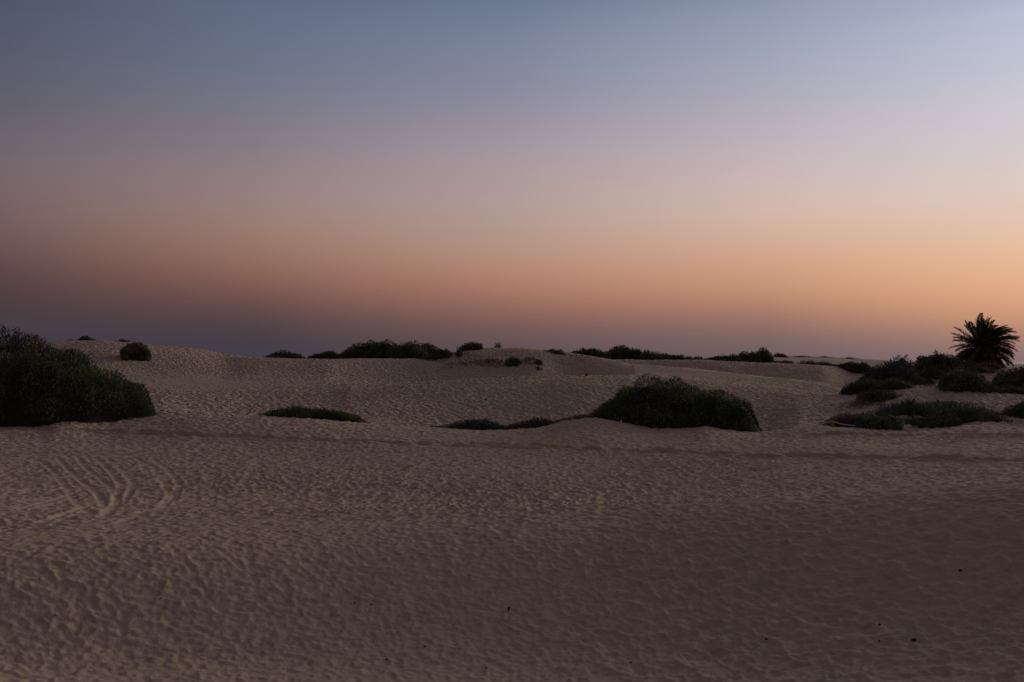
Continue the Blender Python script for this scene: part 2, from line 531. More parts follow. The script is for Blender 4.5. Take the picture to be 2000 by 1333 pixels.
# the sea far behind the dunes
sea_m, nt, b = mat('sea_water')
b.inputs['Base Color'].default_value = (0.03, 0.045, 0.06, 1)
b.inputs['Roughness'].default_value = 0.6
b.inputs['Specular IOR Level'].default_value = 0.08
L = nt.links
geo = nt.nodes.new('ShaderNodeNewGeometry')
wv = tex('ShaderNodeTexNoise', 0.25, Detail=5.0)
bp = nt.nodes.new('ShaderNodeBump'); bp.inputs['Strength'].default_value = .3; bp.inputs['Distance'].default_value = .3
L.new(wv.outputs['Fac'], bp.inputs['Height']); L.new(bp.outputs[0], b.inputs['Normal'])
ang = np.linspace(0, 2 * math.pi, 65)[:-1]
ring = np.array([[r * math.sin(a), r * math.cos(a), CAMZ - 9.0] for r in (380.0, 2500.0, 40000.0) for a in ang])
fs = [[k * 64 + i, k * 64 + (i + 1) % 64, (k + 1) * 64 + (i + 1) % 64, (k + 1) * 64 + i] for k in range(2) for i in range(64)]
sea = tag(link('sea', mesh_np('sea', ring, np.array(fs)[:, ::-1], sea_m)), 'dark calm sea on the horizon behind the dunes', kind='structure')


# ------------------------------------------------------------------ plants
def leaf_mat(name, dark, mid, light):
    m, nt, b = mat(name)
    at = nt.nodes.new('ShaderNodeAttribute'); at.attribute_name = 'tint'
    r = nt.nodes.new('ShaderNodeValToRGB')
    e = r.color_ramp.elements
    e[0].position = 0.1; e[0].color = (*dark, 1)
    e[1].position = 0.95; e[1].color = (*light, 1)
    k = e.new(0.5); k.color = (*mid, 1)
    nt.links.new(at.outputs['Fac'], r.inputs[0]); nt.links.new(r.outputs[0], b.inputs['Base Color'])
    b.inputs['Roughness'].default_value = 0.8
    return m


LEAF = {
    'green': leaf_mat('green_twigs', (0.058, 0.078, 0.047), (0.104, 0.130, 0.065), (0.156, 0.182, 0.085)),
    'lush': leaf_mat('lush_green_twigs', (0.058, 0.094, 0.042), (0.111, 0.163, 0.058), (0.182, 0.221, 0.078)),
    'blue': leaf_mat('blue_green_grass', (0.065, 0.094, 0.078), (0.111, 0.150, 0.117), (0.163, 0.195, 0.143)),
    'grey': leaf_mat('grey_twigs', (0.111, 0.107, 0.111), (0.195, 0.182, 0.176), (0.286, 0.260, 0.240)),
    'dusky': leaf_mat('dusky_twigs', (.060, .052, .050), (.10, .086, .080), (.15, .125, .115)),
    'brown': leaf_mat('brown_twigs', (0.098, 0.072, 0.062), (0.163, 0.117, 0.091), (0.234, 0.169, 0.111)),
    'olive': leaf_mat('olive_twigs', (0.072, 0.078, 0.049), (0.130, 0.130, 0.081), (0.195, 0.182, 0.104)),
}
core_m, nt_, b_ = mat('dark_core_and_twigs')
b_.inputs['Base Color'].default_value = (.03, .026, .022, 1)  # very dark brown, for scrub twigs and the added light-blocking core


def bush(label, pts, d, hd, style='green', up=0.8, rnd=0.55, blen=.27, bw=.04, dens=460, name='shrub', cat='shrub', group=None, sparse=False, lump=.24, seat=None, taper=.07):
    if seat is not None:
        p = hit(seat[0], seat[1], 20, 240)
        d = math.hypot(p.x, p.y) + .6 * hd
    pts = np.array(pts, float)
    az_k, sl_k = ray(pts[:, 0], pts[:, 1])
    o = np.argsort(az_k); az_k = az_k[o]; zt_k = (CAMZ + d * sl_k)[o]
    px_m = d / 995.0
    bw = max(bw, 0.8 * px_m); blen = max(blen, 2.8 * px_m)

    def top(az):
        g = ground(d * np.sin(az), d * np.cos(az))
        te = np.clip(np.minimum(az - az_k[0], az_k[-1] - az) / (taper * (az_k[-1] - az_k[0])), 0, 1) ** .5
        hh_ = np.maximum((np.interp(az, az_k, zt_k) - g) * te, 0.10)
        if group == G_R and d < 90: hh_ = hh_ * 1.12
        return np.minimum(hh_, .9) if sparse else hh_
    grid = np.linspace(az_k[0], az_k[-1], 60)
    hg = top(grid); hmax = hg.max()
    area = float(hg.mean() * (az_k[-1] - az_k[0]) * d)
    nb = int(np.clip(dens * area * (0.06 / bw) * (0.38 / blen) ** .7, 120, 34000))
    if sparse: nb = int(nb * .55)
    cdf = np.cumsum(hg + .25 * hmax); cdf /= cdf[-1]
    az = np.interp(rng.random(nb), cdf, grid) + rng.normal(0, .3 * (grid[1] - grid[0]), nb)
    az = np.clip(az, az_k[0], az_k[-1])
    t = rng.uniform(-1, 1, nb); t = np.sign(t) * np.abs(t) ** .85
    t = np.where(rng.random(nb) < .03, t * 1.2, t)
    h = top(az)
    hl = hd * np.clip(np.sqrt(h / hmax) + .1, .3, 1) * (1 + .7 * fbm(az * d * .55, az * 0 + d, 1, 3))
    dd = d + t * hl
    x = dd * np.sin(az); y = dd * np.cos(az)
    prof = np.sqrt(np.clip(1 - t * t, 0, 1)) ** .8
    fq = 1.3 / max(.5, min(hmax, 2.2))
    lumpy = 1 + lump * 2 * fbm(x * fq + 5, y * fq, 2, 3) - .08
    if sparse:   # open scrub grows in separate tufts
        keep = np.nonzero(fbm(x * .9, y * .9, 4, 2) > -.25)[0]
        az, t, h, dd, x, y, prof, lumpy, hl = [q_[keep] for q_ in (az, t, h, dd, x, y, prof, lumpy, hl)]
        nb = len(keep)
    u = rng.random(nb)
    r = 1 - (.55 if sparse else .38) * u ** 1.6
    sc = np.clip(h / .9, .35, 1)
    ln = blen * sc * rng.uniform(.6, 1.12, nb) * np.where(rng.random(nb) < .05, 1.6, 1)
    zg = ground(x, y)
    hh = h * prof * lumpy
    z = zg + np.maximum(hh * r - .55 * ln, -.03)
    # outward direction
    e = 1e-3
    slope = (top(np.clip(az + e, az_k[0], az_k[-1])) - top(np.clip(az - e, az_k[0], az_k[-1]))) / (2 * e * d)
    lat = np.clip(-slope, -1.2, 1.2) * .7
    dirv = np.stack([lat * np.cos(az) + t * .8 * np.sin(az), -lat * np.sin(az) + t * .8 * np.cos(az), np.full(nb, up)], -1)
    dirv += rng.normal(0, rnd, (nb, 3)) * np.array([1, 1, .6])
    dirv /= np.linalg.norm(dirv, axis=1)[:, None]
    sd_ = np.cross(dirv, rng.normal(0, 1, (nb, 3))); sd_ /= np.linalg.norm(sd_, axis=1)[:, None] + 1e-9
    w = bw * rng.uniform(.6, 1.3, nb)[:, None] * .5
    base = np.stack([x, y, z], -1)
    tip = base + dirv * ln[:, None]
    mid_ = base + dirv * (ln * .45)[:, None]
    V = np.empty((nb * 4, 3)); V[0::4] = base; V[1::4] = mid_ + sd_ * w; V[2::4] = tip; V[3::4] = mid_ - sd_ * w
    k4 = np.arange(nb) * 4
    Fc = np.stack([k4, k4 + 1, k4 + 2, k4 + 3], -1)
    tint = np.clip(.5 + 1.1 * fbm(x * 1.1 + 3, z * 1.6 + y * .4, 3, 3) + rng.normal(0, .16, nb), 0, 1)
    ac = .5 * (az_k[0] + az_k[-1])
    cx, cy = d * math.sin(ac), d * math.cos(ac)
    org = np.array([cx, cy, float(ground(cx, cy))])
    root = bpy.data.objects.new(name, None); COL.objects.link(root)
    root.location = org
    tag(root, label, cat, group)
    link('foliage', mesh_np('foliage', V - org, Fc, LEAF[style], False, {'tint': np.repeat(tint, 4)}), root)
    if sparse:
        m = min(nb, 40)
        B0 = base[:m] - dirv[:m] * .3; T0 = base[:m] + dirv[:m] * .2
        S0 = np.array([.25 * bw, 0, 0])
        V3 = np.empty((m * 3, 3)); V3[0::3] = B0 - S0; V3[1::3] = B0 + S0; V3[2::3] = T0
        link('branches_or_core', mesh_np('branches_or_core', V3 - org, np.arange(m * 3).reshape(m, 3), core_m, False), root)['kind'] = 'stuff'
        return root
    # dark lumpy shell added inside the foliage to keep light from passing through
    na, nt2 = 26, 9
    ga, gt = np.meshgrid(np.linspace(az_k[0], az_k[-1], na), np.linspace(-1, 1, nt2), indexing='ij')
    h2 = top(ga.ravel()).reshape(ga.shape)
    hl2 = .86 * hd * np.clip(np.sqrt(h2 / hmax) + .1, .3, 1) * (1 + .7 * fbm(ga * d * .55, ga * 0 + d, 1, 3))
    x2 = (d + gt * hl2) * np.sin(ga); y2 = (d + gt * hl2) * np.cos(ga)
    k = .80
    z2 = ground(x2, y2) + h2 * k * np.sqrt(np.clip(1 - gt * gt, 0, 1)) * (1 + lump * 2 * fbm(x2 * fq + 5, y2 * fq, 2, 3)) - .12
    ends = np.minimum(np.abs(ga - az_k[0]), np.abs(ga - az_k[-1])) / (az_k[-1] - az_k[0])
    z2 -= .25 * (1 - sstep(0, .06, ends))
    V2 = np.stack([x2, y2, z2], -1).reshape(-1, 3) - org
    id2 = np.arange(na * nt2).reshape(na, nt2)
    F2 = np.stack([id2[:-1, :-1], id2[1:, :-1], id2[1:, 1:], id2[:-1, 1:]], -1).reshape(-1, 4)
    link('branches_or_core', mesh_np('branches_or_core', V2, F2, core_m, False), root)
    return root


G_FAR = 'shrubs along the far dune ridge'
G_NEAR = 'shrubs at the edge of the sand flat'
G_R = 'shrubs on the sandy rise at the right'
# left
bush('huge dark green shrub at the left edge of the sand flat', [(-180, 690), (0, 673), (60, 670), (110, 677), (145, 685), (165, 697), (190, 717), (240, 726), (265, 739), (290, 760), (302, 792), (308, 820)],
     64, 3.6, 'green', group=G_NEAR, dens=420)
bush('grey dry twiggy shrub rising behind the huge left shrub', [(-160, 640), (-60, 637), (0, 641), (25, 639), (60, 648), (100, 660), (135, 670), (165, 684), (185, 700)], 71, 2.8, 'dusky', up=.9, rnd=.7, blen=.42, bw=.03, dens=420, group=G_NEAR)
bush('dark shrub on the brow of the left dune face', [(236, 676), (250, 668), (270, 664), (284, 669), (292, 688), (297, 702)], 131, 2.0, 'olive', group=G_FAR, seat=(275, 705))
bush('small dark shrub on the left dune crest, nearest the huge shrub', [(150, 665), (160, 657), (175, 656), (190, 665)], 140, 1.2, 'green', group=G_FAR)
bush('tiny faint shrub low on the left dune crest', [(124, 666), (138, 662), (149, 666)], 141, .8, 'grey', group=G_FAR)
bush('small flat shrub on the left dune crest beside the hanging one', [(226, 668), (236, 661), (250, 663), (258, 669)], 140, 1.0, 'olive', group=G_FAR)
# flat
bush('low dark green grass patch lying alone left of centre', [(499, 815), (512, 807), (530, 801), (550, 797), (568, 794), (582, 793), (600, 797), (640, 799), (675, 803), (695, 809), (712, 820), (722, 829)],
     62.6, 1.5, 'lush', up=1.5, rnd=.4, blen=.36, dens=560, taper=.03, name='grass_clump', cat='grass clump', lump=.12, group=G_NEAR)
bush('blue green grass clump tapering to a point in the middle', [(840, 837), (870, 829), (900, 821), (925, 817), (955, 818), (972, 824), (984, 834), (995, 839)], 62.4, 1.4, 'blue', up=1.4, rnd=.45, blen=.40, dens=560, taper=.03,
     name='grass_clump', cat='grass clump', lump=.10, group=G_NEAR)
bush('thin brownish grass strip leading to the big round shrub', [(976, 833), (1010, 825), (1035, 820), (1050, 814), (1064, 816), (1080, 822), (1110, 814), (1130, 809), (1152, 808)], 62.6, 1.3, 'brown', up=1.4, rnd=.45, blen=.36, dens=480, taper=.02,
     name='grass_clump', cat='grass clump', lump=.12, group=G_NEAR)
bush('big round dark green shrub in the middle distance', [(1137, 819), (1155, 804), (1180, 789), (1202, 774), (1208, 757), (1220, 750), (1240, 748), (1270, 744), (1300, 742), (1330, 744), (1360, 752), (1400, 765), (1420, 770), (1442, 778),
     (1462, 785), (1472, 800), (1481, 815), (1488, 842)], 64.5, 3.6, 'lush', group=G_NEAR, dens=420)
# right, front row
bush('spiky brown shrub behind the two rope posts', [(1600, 835), (1612, 824), (1628, 814), (1650, 810), (1680, 811), (1705, 816), (1715, 830)], 64.5, 1.8, 'brown', up=1.0, group=G_R)
bush('round bright green shrub at the front of the right shrubs', [(1662, 834), (1680, 816), (1700, 807), (1720, 804), (1745, 811), (1762, 826), (1771, 846)], 62.8, 1.7, 'lush', group=G_R, dens=300)
bush('dark brown green dome shrub right of the bright green one', [(1782, 834), (1800, 818), (1820, 806), (1850, 802), (1870, 808), (1884, 822), (1889, 837)], 65.8, 1.9, 'olive', group=G_R)
bush('pale green grass bank at the far right front', [(1856, 806), (1880, 793), (1905, 796), (1930, 801), (1960, 812), (1972, 822), (1978, 834)], 67.5, 2.0, 'blue', up=1.3, rnd=.4, blen=.5, name='grass_clump', cat='grass clump', group=G_R)
bush('tall pointed grey green grass bank behind the front right shrubs', [(1692, 812), (1720, 798), (1750, 791), (1764, 786), (1775, 778), (1788, 789), (1830, 790), (1868, 788), (1884, 806)], 72, 2.4, 'blue', up=1.2, blen=.55, name='grass_clump', cat='grass clump', group=G_R)
bush('low brown shrub between the pale grass bank and the slope', [(1884, 800), (1905, 791), (1930, 790), (1955, 797), (1975, 806)], 75, 1.6, 'brown', group=G_R)
bush('dark green shrub cut by the right picture edge, lower one', [(1940, 818), (1962, 800), (1985, 790), (2000, 781), (2060, 770), (2140, 780), (2180, 820)], 71, 2.2, 'green', group=G_R)
bush('low sprawling grey green mat on the sand above the rope', [(1620, 795), (1640, 787), (1660, 786), (1673, 780), (1690, 784), (1712, 788), (1735, 796)], 76, 1.6, 'blue', blen=.35, sparse=True, name='shrub', group=G_R, lump=.3, seat=(1675, 800))
bush('thin low tuft running along the little sand ridge at right', [(1668, 785), (1690, 781), (1715, 785), (1735, 790), (1760, 796)], 79, .9, 'olive', sparse=True, group=G_R, seat=(1715, 797))
bush('green shrub on the slope above the grey mat', [(1640, 761), (1652, 754), (1672, 748), (1700, 742), (1728, 744), (1748, 750), (1760, 764)], 87, 2.2, 'green', group=G_R, seat=(1700, 768))
bush('dark low shrub hanging below the slope shrub', [(1672, 768), (1690, 764), (1715, 762), (1740, 764), (1756, 772), (1762, 784)], 83, 1.4, 'olive', group=G_R, seat=(1718, 784))
bush('wide dusky twiggy shrub left of the palm rise', [(1662, 737), (1680, 724), (1700, 711), (1730, 705), (1745, 697), (1760, 696), (1786, 705), (1800, 718), (1822, 738), (1840, 748)], 100, 4.0, 'dusky', dens=300, blen=.5, group=G_R, seat=(1750, 753), taper=.32)
bush('dark full shrub on the skyline just left of the palm', [(1784, 706), (1795, 692), (1825, 687), (1850, 689), (1876, 697), (1902, 705), (1925, 714)], 109, 3.4, 'green', group=G_R, seat=(1850, 725))
bush('black green dome shrub below the palm', [(1830, 754), (1840, 734), (1858, 726), (1880, 722), (1902, 727), (1922, 740), (1945, 760)], 93, 2.8, 'green', group=G_R, seat=(1890, 766))
bush('small pale tuft at the foot of the dome shrub below the palm', [(1836, 758), (1850, 751), (1866, 752), (1877, 762)], 88.5, .9, 'blue', group=G_R, seat=(1858, 763))
bush('dark shrub at the right picture edge beside the palm', [(1930, 754), (1942, 738), (1955, 722), (1980, 714), (2000, 711), (2050, 706), (2120, 714), (2150, 750)], 95, 3.0, 'green', group=G_R, seat=(1995, 762))
bush('flat olive shrub at the right picture edge under the dark one', [(1925, 766), (1950, 756), (1975, 754), (2000, 755), (2050, 760), (2080, 772)], 89, 1.6, 'olive', group=G_R, seat=(1998, 772))
bush('faint grey twigs on bare sand between palm rise shrubs', [(1800, 745), (1818, 738), (1838, 742), (1848, 752)], 95, 1.0, 'grey', sparse=True, group=G_R, seat=(1825, 748))
bush('rusty undergrowth at the foot of the palm', [(1862, 714), (1885, 707), (1915, 706), (1945, 706), (1962, 714)], 111, 1.6, 'brown', group=G_R, seat=(1912, 722))
# far ridge
bush('dark shrub leftmost on the far ridge', [(508, 699), (535, 688), (556, 684), (572, 688), (592, 694), (600, 699)], 152, 3.0, 'green', group=G_FAR)
bush('low dark shrub second from the left on the far ridge', [(600, 696), (625, 689), (646, 683), (657, 690), (662, 698)], 156, 2.2, 'green', group=G_FAR)
bush('long dark shrub bank on the far ridge left of the mound', [(643, 698), (670, 685), (692, 675), (722, 668), (762, 667), (800, 668), (822, 673), (842, 690)], 153, 4.5, 'green', group=G_FAR)
bush('pale olive shrub at the left shoulder of the sand mound', [(806, 690), (822, 675), (840, 671), (858, 675), (872, 688)], 142, 2.4, 'olive', group=G_FAR, seat=(838, 692))
bush('dusky sprawling shrub climbing the left flank of the mound', [(812, 702), (845, 690), (870, 681), (895, 679), (905, 684), (890, 694)], 137, 2.6, 'dusky', group=G_FAR, seat=(862, 702))
bush('bristly dark tuft crowning the sand mound', [(896, 681), (906, 672), (920, 667), (931, 668), (940, 669), (944, 681)], 135, 1.8, 'olive', up=1.2, group=G_FAR, seat=(920, 684))
bush('dark round shrub on the face of the mound', [(984, 712), (990, 702), (1004, 697), (1014, 702), (1018, 716)], 124, 1.5, 'green', group=G_FAR, seat=(1000, 716))
bush('reddish dark tuft at the right foot of the mound', [(1040, 712), (1047, 703), (1056, 700), (1062, 716)], 121, 1.0, 'brown', group=G_FAR, seat=(1053, 714))
bush('tiny brown tuft below the reddish tuft of the mound', [(1046, 722), (1052, 716), (1060, 723)], 112, .6, 'brown', group=G_FAR, seat=(1053, 723))
bush('dry grey scrub spread on the left face of the mound', [(850, 708), (880, 702), (915, 697), (940, 701), (962, 712)], 125, 2.6, 'brown', sparse=True, dens=1300, group=G_FAR, seat=(905, 710))
bush('dry grey scrub patch high on the mound face', [(958, 694), (975, 690), (1000, 691), (1012, 695)], 130, 1.8, 'grey', sparse=True, dens=1300, group=G_FAR, seat=(985, 695))
bush('dusky scrub between the round shrub and reddish tuft', [(1014, 706), (1030, 699), (1046, 700), (1052, 712)], 124, 1.8, 'grey', sparse=True, dens=1300, group=G_FAR, seat=(1035, 712))
bush('low tuft on the mound crest where it meets the hedge', [(1062, 686), (1075, 681), (1096, 682), (1104, 688)], 131, 1.0, 'olive', group=G_FAR, seat=(1080, 690))
bush('small pale tuft on the right shoulder of the mound', [(1088, 694), (1098, 690), (1108, 690), (1118, 697)], 126, .8, 'olive', sparse=True, group=G_FAR, seat=(1103, 696))
bush('dark hedge of shrubs right behind the mound crest', [(1104, 687), (1130, 680), (1158, 678), (1172, 681), (1188, 684), (1196, 694)], 150, 2.5, 'green', group=G_FAR)
bush('tallest dark shrub of the far ridge, right of the mound', [(1178, 690), (1192, 680), (1210, 673), (1236, 671), (1252, 678), (1266, 690)], 152, 3.0, 'green', group=G_FAR)
bush('ragged shrub sloping down right of the tallest ridge shrub', [(1252, 692), (1262, 682), (1285, 685), (1310, 689), (1334, 694), (1344, 702)], 148, 2.6, 'olive', group=G_FAR)
bush('thin dark shrub line joining two groups on the far ridge', [(1330, 702), (1345, 696), (1365, 697), (1382, 701)], 145, 1.8, 'green', group=G_FAR)
bush('low dark shrub right of the gap in the far ridge', [(1374, 702), (1400, 694), (1425, 691), (1445, 692), (1456, 701)], 145, 2.0, 'green', group=G_FAR)
bush('humped dark shrub pair in the right half of the far ridge', [(1436, 700), (1452, 688), (1468, 684), (1480, 686), (1492, 683), (1504, 690), (1512, 701)], 145, 2.4, 'green', group=G_FAR)
bush('small dark shrub on pale sand right of the humped pair', [(1510, 696), (1518, 689), (1530, 691), (1538, 697)], 200, 1.6, 'green', group=G_FAR)
bush('scrub strip on the skyline of the pale far dune', [(1536, 698), (1560, 694), (1580, 696), (1590, 699)], 208, 1.8, 'grey', group=G_FAR)
bush('tiny shrub on the skyline midway along the pale far dune', [(1600, 699), (1612, 695), (1626, 700)], 210, 1.2, 'green', group=G_FAR)
bush('faint rusty shrub at the right end of the pale far dune', [(1640, 702), (1660, 697), (1682, 703)], 208, 1.6, 'brown', group=G_FAR)
bush('flat dark scrub along the brow below the humped pair', [(1480, 706), (1500, 700), (1530, 702), (1552, 709)], 146, 1.6, 'olive', group=G_FAR)
bush('flat grey scrub along the brow of the dark dune face', [(1548, 710), (1580, 705), (1610, 706), (1630, 712)], 144, 1.6, 'grey', group=G_FAR)
bush('flat dusky scrub where the brow meets the right rise', [(1622, 713), (1650, 706), (1680, 707), (1702, 714)], 143, 1.6, 'olive', group=G_FAR)


bush('brown scrub strip low across the mound face, left half', [(900, 712), (925, 706), (955, 703), (980, 706), (990, 714)], 125, 1.6, 'brown', sparse=True, dens=1300, group=G_FAR, seat=(945, 716))
bush('scattered pale tufts on the right shoulder of the mound', [(1062, 700), (1085, 694), (1120, 693), (1150, 697), (1165, 704)], 125, 2.4, 'grey', sparse=True, dens=380, group=G_FAR, seat=(1110, 707))
bush('small dark tuft at the dune foot left of the round shrub', [(862, 716), (874, 711), (892, 712), (900, 717)], 118, .9, 'olive', sparse=True, dens=600, group=G_FAR, seat=(880, 718))
bush('low dark growth along the brow under the dark hedge', [(1290, 712), (1310, 703), (1335, 704), (1352, 710)], 143, 1.4, 'olive', group=G_FAR)
bush('low dusky growth on the brow left of the humped pair', [(1385, 707), (1415, 699), (1450, 700), (1485, 707)], 142, 1.5, 'olive', group=G_FAR)
bush('low grey green scrub in front of the black green dome', [(1752, 752), (1775, 745), (1805, 744), (1832, 754)], 90, 1.6, 'dusky', sparse=True, dens=600, group=G_R, seat=(1792, 757))
bush('flat dark growth joining the dome and the edge shrub', [(1905, 764), (1925, 754), (1950, 755), (1962, 766)], 90, 1.2, 'olive', group=G_R, seat=(1935, 768))
bush('low leafy strip between the bright and brown domes', [(1755, 826), (1772, 815), (1790, 814), (1806, 824)], 68, 1.0, 'blue', group=G_R)

bush('dark shrub between the palm foot and the black green dome', [(1868, 732), (1890, 716), (1915, 713), (1945, 718), (1958, 732)], 104, 2.0, 'brown', group=G_R, seat=(1912, 730))
bush('dusky shrub on the rise left of the black green dome', [(1790, 738), (1805, 722), (1825, 718), (1842, 724), (1850, 740)], 100, 1.8, 'dusky', group=G_R, seat=(1820, 742))
bush('dense green tangle under the wide dusky shrub', [(1690, 762), (1715, 746), (1745, 740), (1775, 745), (1790, 757)], 92, 2.0, 'green', group=G_R, seat=(1740, 763))
bush('grey green spill on the slope foot behind the grass bank', [(1690, 800), (1715, 786), (1740, 783), (1765, 790), (1775, 802)], 77, 1.4, 'blue', group=G_R)
bush('low dark run of plants behind the pale grass bank', [(1800, 800), (1830, 788), (1865, 786), (1900, 788), (1915, 800)], 75, 1.4, 'green', group=G_R)

# ------------------------------------------------------------------ sapling on the mound, small things
def tube(pts, rad, seg=6):
    P = np.array(pts, float); V = []; Fc = []
    for i, p in enumerate(P):
        t = P[min(i + 1, len(P) - 1)] - P[max(i - 1, 0)]
        t /= np.linalg.norm(t) + 1e-9
        a = np.cross(t, (0.3, 0.1, 1.0) if abs(t[2]) < .9 else (1, 0, 0)); a /= np.linalg.norm(a)
        c = np.cross(t, a)
        r = rad[i] if hasattr(rad, '__len__') else rad
        for k in range(seg):
            th = 2 * math.pi * k / seg
            V.append(p + r * (math.cos(th) * a + math.sin(th) * c))
    for i in range(len(P) - 1):
        for k in range(seg):
            Fc.append([i * seg + k, i * seg + (k + 1) % seg, (i + 1) * seg + (k + 1) % seg, (i + 1) * seg + k])
    return np.array(V), np.array(Fc)


def flat_mat(name, c, rough=.85):
    m, nt, b = mat(name)
    q = nt.nodes.new('ShaderNodeTexNoise'); q.inputs['Scale'].default_value = 18; q.inputs['Detail'].default_value = 4
    r = nt.nodes.new('ShaderNodeValToRGB')
    r.color_ramp.elements[0].position = .3; r.color_ramp.elements[0].color = (*[v * .7 for v in c], 1)
    r.color_ramp.elements[1].position = .7; r.color_ramp.elements[1].color = (*[min(1, v * 1.2) for v in c], 1)
    nt.links.new(q.outputs['Fac'], r.inputs[0]); nt.links.new(r.outputs[0], b.inputs['Base Color'])
    b.inputs['Roughness'].default_value = rough
    return m


bark = flat_mat('bark', (.07, .055, .045))
wood = flat_mat('weathered_wood', (.30, .19, .09))
rope_m = flat_mat('pale_rope', (.72, .68, .6))
litter_m = flat_mat('pale_scrap', (.75, .74, .72))
stone_m = flat_mat('dark_stone', (.035, .04, .04))
frond_m = leaf_mat('palm_leaf', (.045, .06, .034), (.085, .105, .055), (.14, .15, .075))
stalk_m = flat_mat('palm_stalk', (.30, .22, .13))

# ---- palm
pb = hit(1919, 716, 100, 140)
pd = 116.0
az, sl = ray(1921, 716)
base = Vector((pd * math.sin(az), pd * math.cos(az), 0)); base.z = float(ground(base.x, base.y))
palm = bpy.data.objects.new('palm_tree', None); COL.objects.link(palm); palm.location = base
tag(palm, 'short wind-blown date palm on the rise at the right', 'palm tree')
_, slc = ray(1916, 680)
crown_h = CAMZ + pd * float(slc) - base.z
tv, tf = tube([(0, 0, -.3), (.02, 0, crown_h * .3), (-.05, 0, crown_h * .65), (-.08, 0, crown_h * .95), (-.08, 0, crown_h * 1.05)], [.6, .6, .55, .5, .25], 12)
tv += rng.normal(0, .025, tv.shape)
link('trunk', mesh_np('trunk', tv, tf, bark), palm)
side_ax = Vector((math.cos(az), -math.sin(az), 0)); deep_ax = Vector((math.sin(az), math.cos(az), 0))
WIND = side_ax * 1.0 + Vector((0, 0, .05))


def frond(theta, phi, length, wind, sag):
    d = side_ax * (math.cos(theta) * math.cos(phi) + .22 * max(0, math.sin(phi))) + deep_ax * (math.sin(theta) * math.cos(phi)) + Vector((0, 0, math.sin(phi)))
    d.normalize()
    p = Vector((-.08, 0, crown_h)) + d * .25
    pts = [p.copy()]; dirs = [d.copy()]
    ns = 18
    for i in range(ns):
        k = i / ns
        d = d + Vector((0, 0, -1)) * (sag * (.25 + k) / ns) + WIND * (wind * (.1 + 2.2 * k * k) / ns)
        d.normalize()
        p = p + d * (length / ns)
        pts.append(p.copy()); dirs.append(d.copy())
    V, Fc = tube(pts, [.05 * (1 - .8 * i / ns) + .008 for i in range(ns + 1)], 4)
    V = list(V); Fc = [list(f) for f in Fc]
    tint = [random.uniform(.75, 1)] * len(V)
    mats = [1] * len(Fc)
    m = 46
    for i in range(m):
        f = .12 + .88 * (i + .5) / m
        q = f * ns; a = min(int(q), ns - 1); t = q - a
        P = pts[a].lerp(pts[a + 1], t); D = dirs[a].lerp(dirs[a + 1], t).normalized()
        S = D.cross(Vector((0, 0, 1)) + deep_ax * .15)
        if S.length < .15: S = D.cross(deep_ax)
        S.normalize(); U = S.cross(D).normalized()
        ll = .76 * (math.sin(math.pi * min(1, .18 + f * .80))) ** .6 * random.uniform(.85, 1.1)
        for sg in (-1, 1):
            q = (D * .8 + S * sg * .7 + U * .25 + WIND * wind * .35 + Vector((random.gauss(0, .1), random.gauss(0, .1), random.gauss(0, .1) - .12))).normalized()
            wv_ = q.cross(U); wv_.normalize()
            b0 = len(V); hw = .05
            V += [np.array(P - wv_ * hw * .5), np.array(P + q * ll * .5 - wv_ * hw), np.array(P + q * ll), np.array(P + q * ll * .5 + wv_ * hw)]
            Fc.append([b0, b0 + 1, b0 + 2, b0 + 3]); mats.append(0)
            tint += [random.uniform(.05, .8)] * 4
    me = mesh_np('frond', np.array(V), np.array(Fc), frond_m, False, {'tint': tint})
    me.materials.append(stalk_m)
    me.polygons.foreach_set('material_index', np.array(mats, np.int32))
    link('frond', me, palm)


random.seed(21)
for k in range(120):
    u = (k + .5) / 120
    phi = math.asin(max(-.6, min(.995, -.72 + 1.70 * u)))
    th = k * 2.39996 + random.uniform(-.25, .25)
    right = math.cos(th)
    up_ = max(0.0, math.sin(phi))
    up_ = max(0.0, math.sin(phi))
    frond(th, phi + random.uniform(-.1, .1), random.uniform(2.8, 3.5) * (.94 + .14 * up_ + .0 * right), (.28 + .62 * up_ + .12 * right) if phi > -.1 else .12,
          (1.35 + .40 * right - .45 * up_) if phi > .1 else 1.3)
for k in range(16):   # wind-pressed fronds thickening the lee side of the crown
    frond(random.uniform(-1.1, 1.1), random.uniform(.55, 1.15), random.uniform(3.0, 3.5), .85, .8)

# ---- sapling
sp = hit(972, 682, 100, 150); azs, sls = ray(972, 682)
ds = 134.0
sb = np.array([ds * math.sin(azs), ds * math.cos(azs), 0]); sb[2] = float(ground(sb[0], sb[1]))
_, slt = ray(972, 672)
hs_ = CAMZ + ds * float(slt) - sb[2]
sap = bpy.data.objects.new('sapling', None); COL.objects.link(sap); sap.location = sb
tag(sap, 'lone pale little sapling standing on the bare mound crest', 'sapling')
v, f = tube([(0, 0, -.1), (.03, 0, hs_ * .5), (0, 0, hs_ * .9)], [.06, .05, .03]); link('trunk', mesh_np('trunk', v, f, bark), sap)
q = 160
pts = rng.normal(0, .22, (q, 3)) + np.array([0, 0, hs_ * .82]); dv_ = rng.normal(0, 1, (q, 3)); dv_[:, 2] += .7
dv_ /= np.linalg.norm(dv_, axis=1)[:, None]; sv = np.cross(dv_, rng.normal(0, 1, (q, 3))); sv /= np.linalg.norm(sv, axis=1)[:, None]
V = np.empty((q * 3, 3)); V[0::3] = pts - sv * .06; V[1::3] = pts + sv * .06; V[2::3] = pts + dv_ * .3
link('crown', mesh_np('crown', V, np.arange(q * 3).reshape(q, 3), LEAF['grey'], False, {'tint': np.repeat(rng.random(q), 3)}), sap)

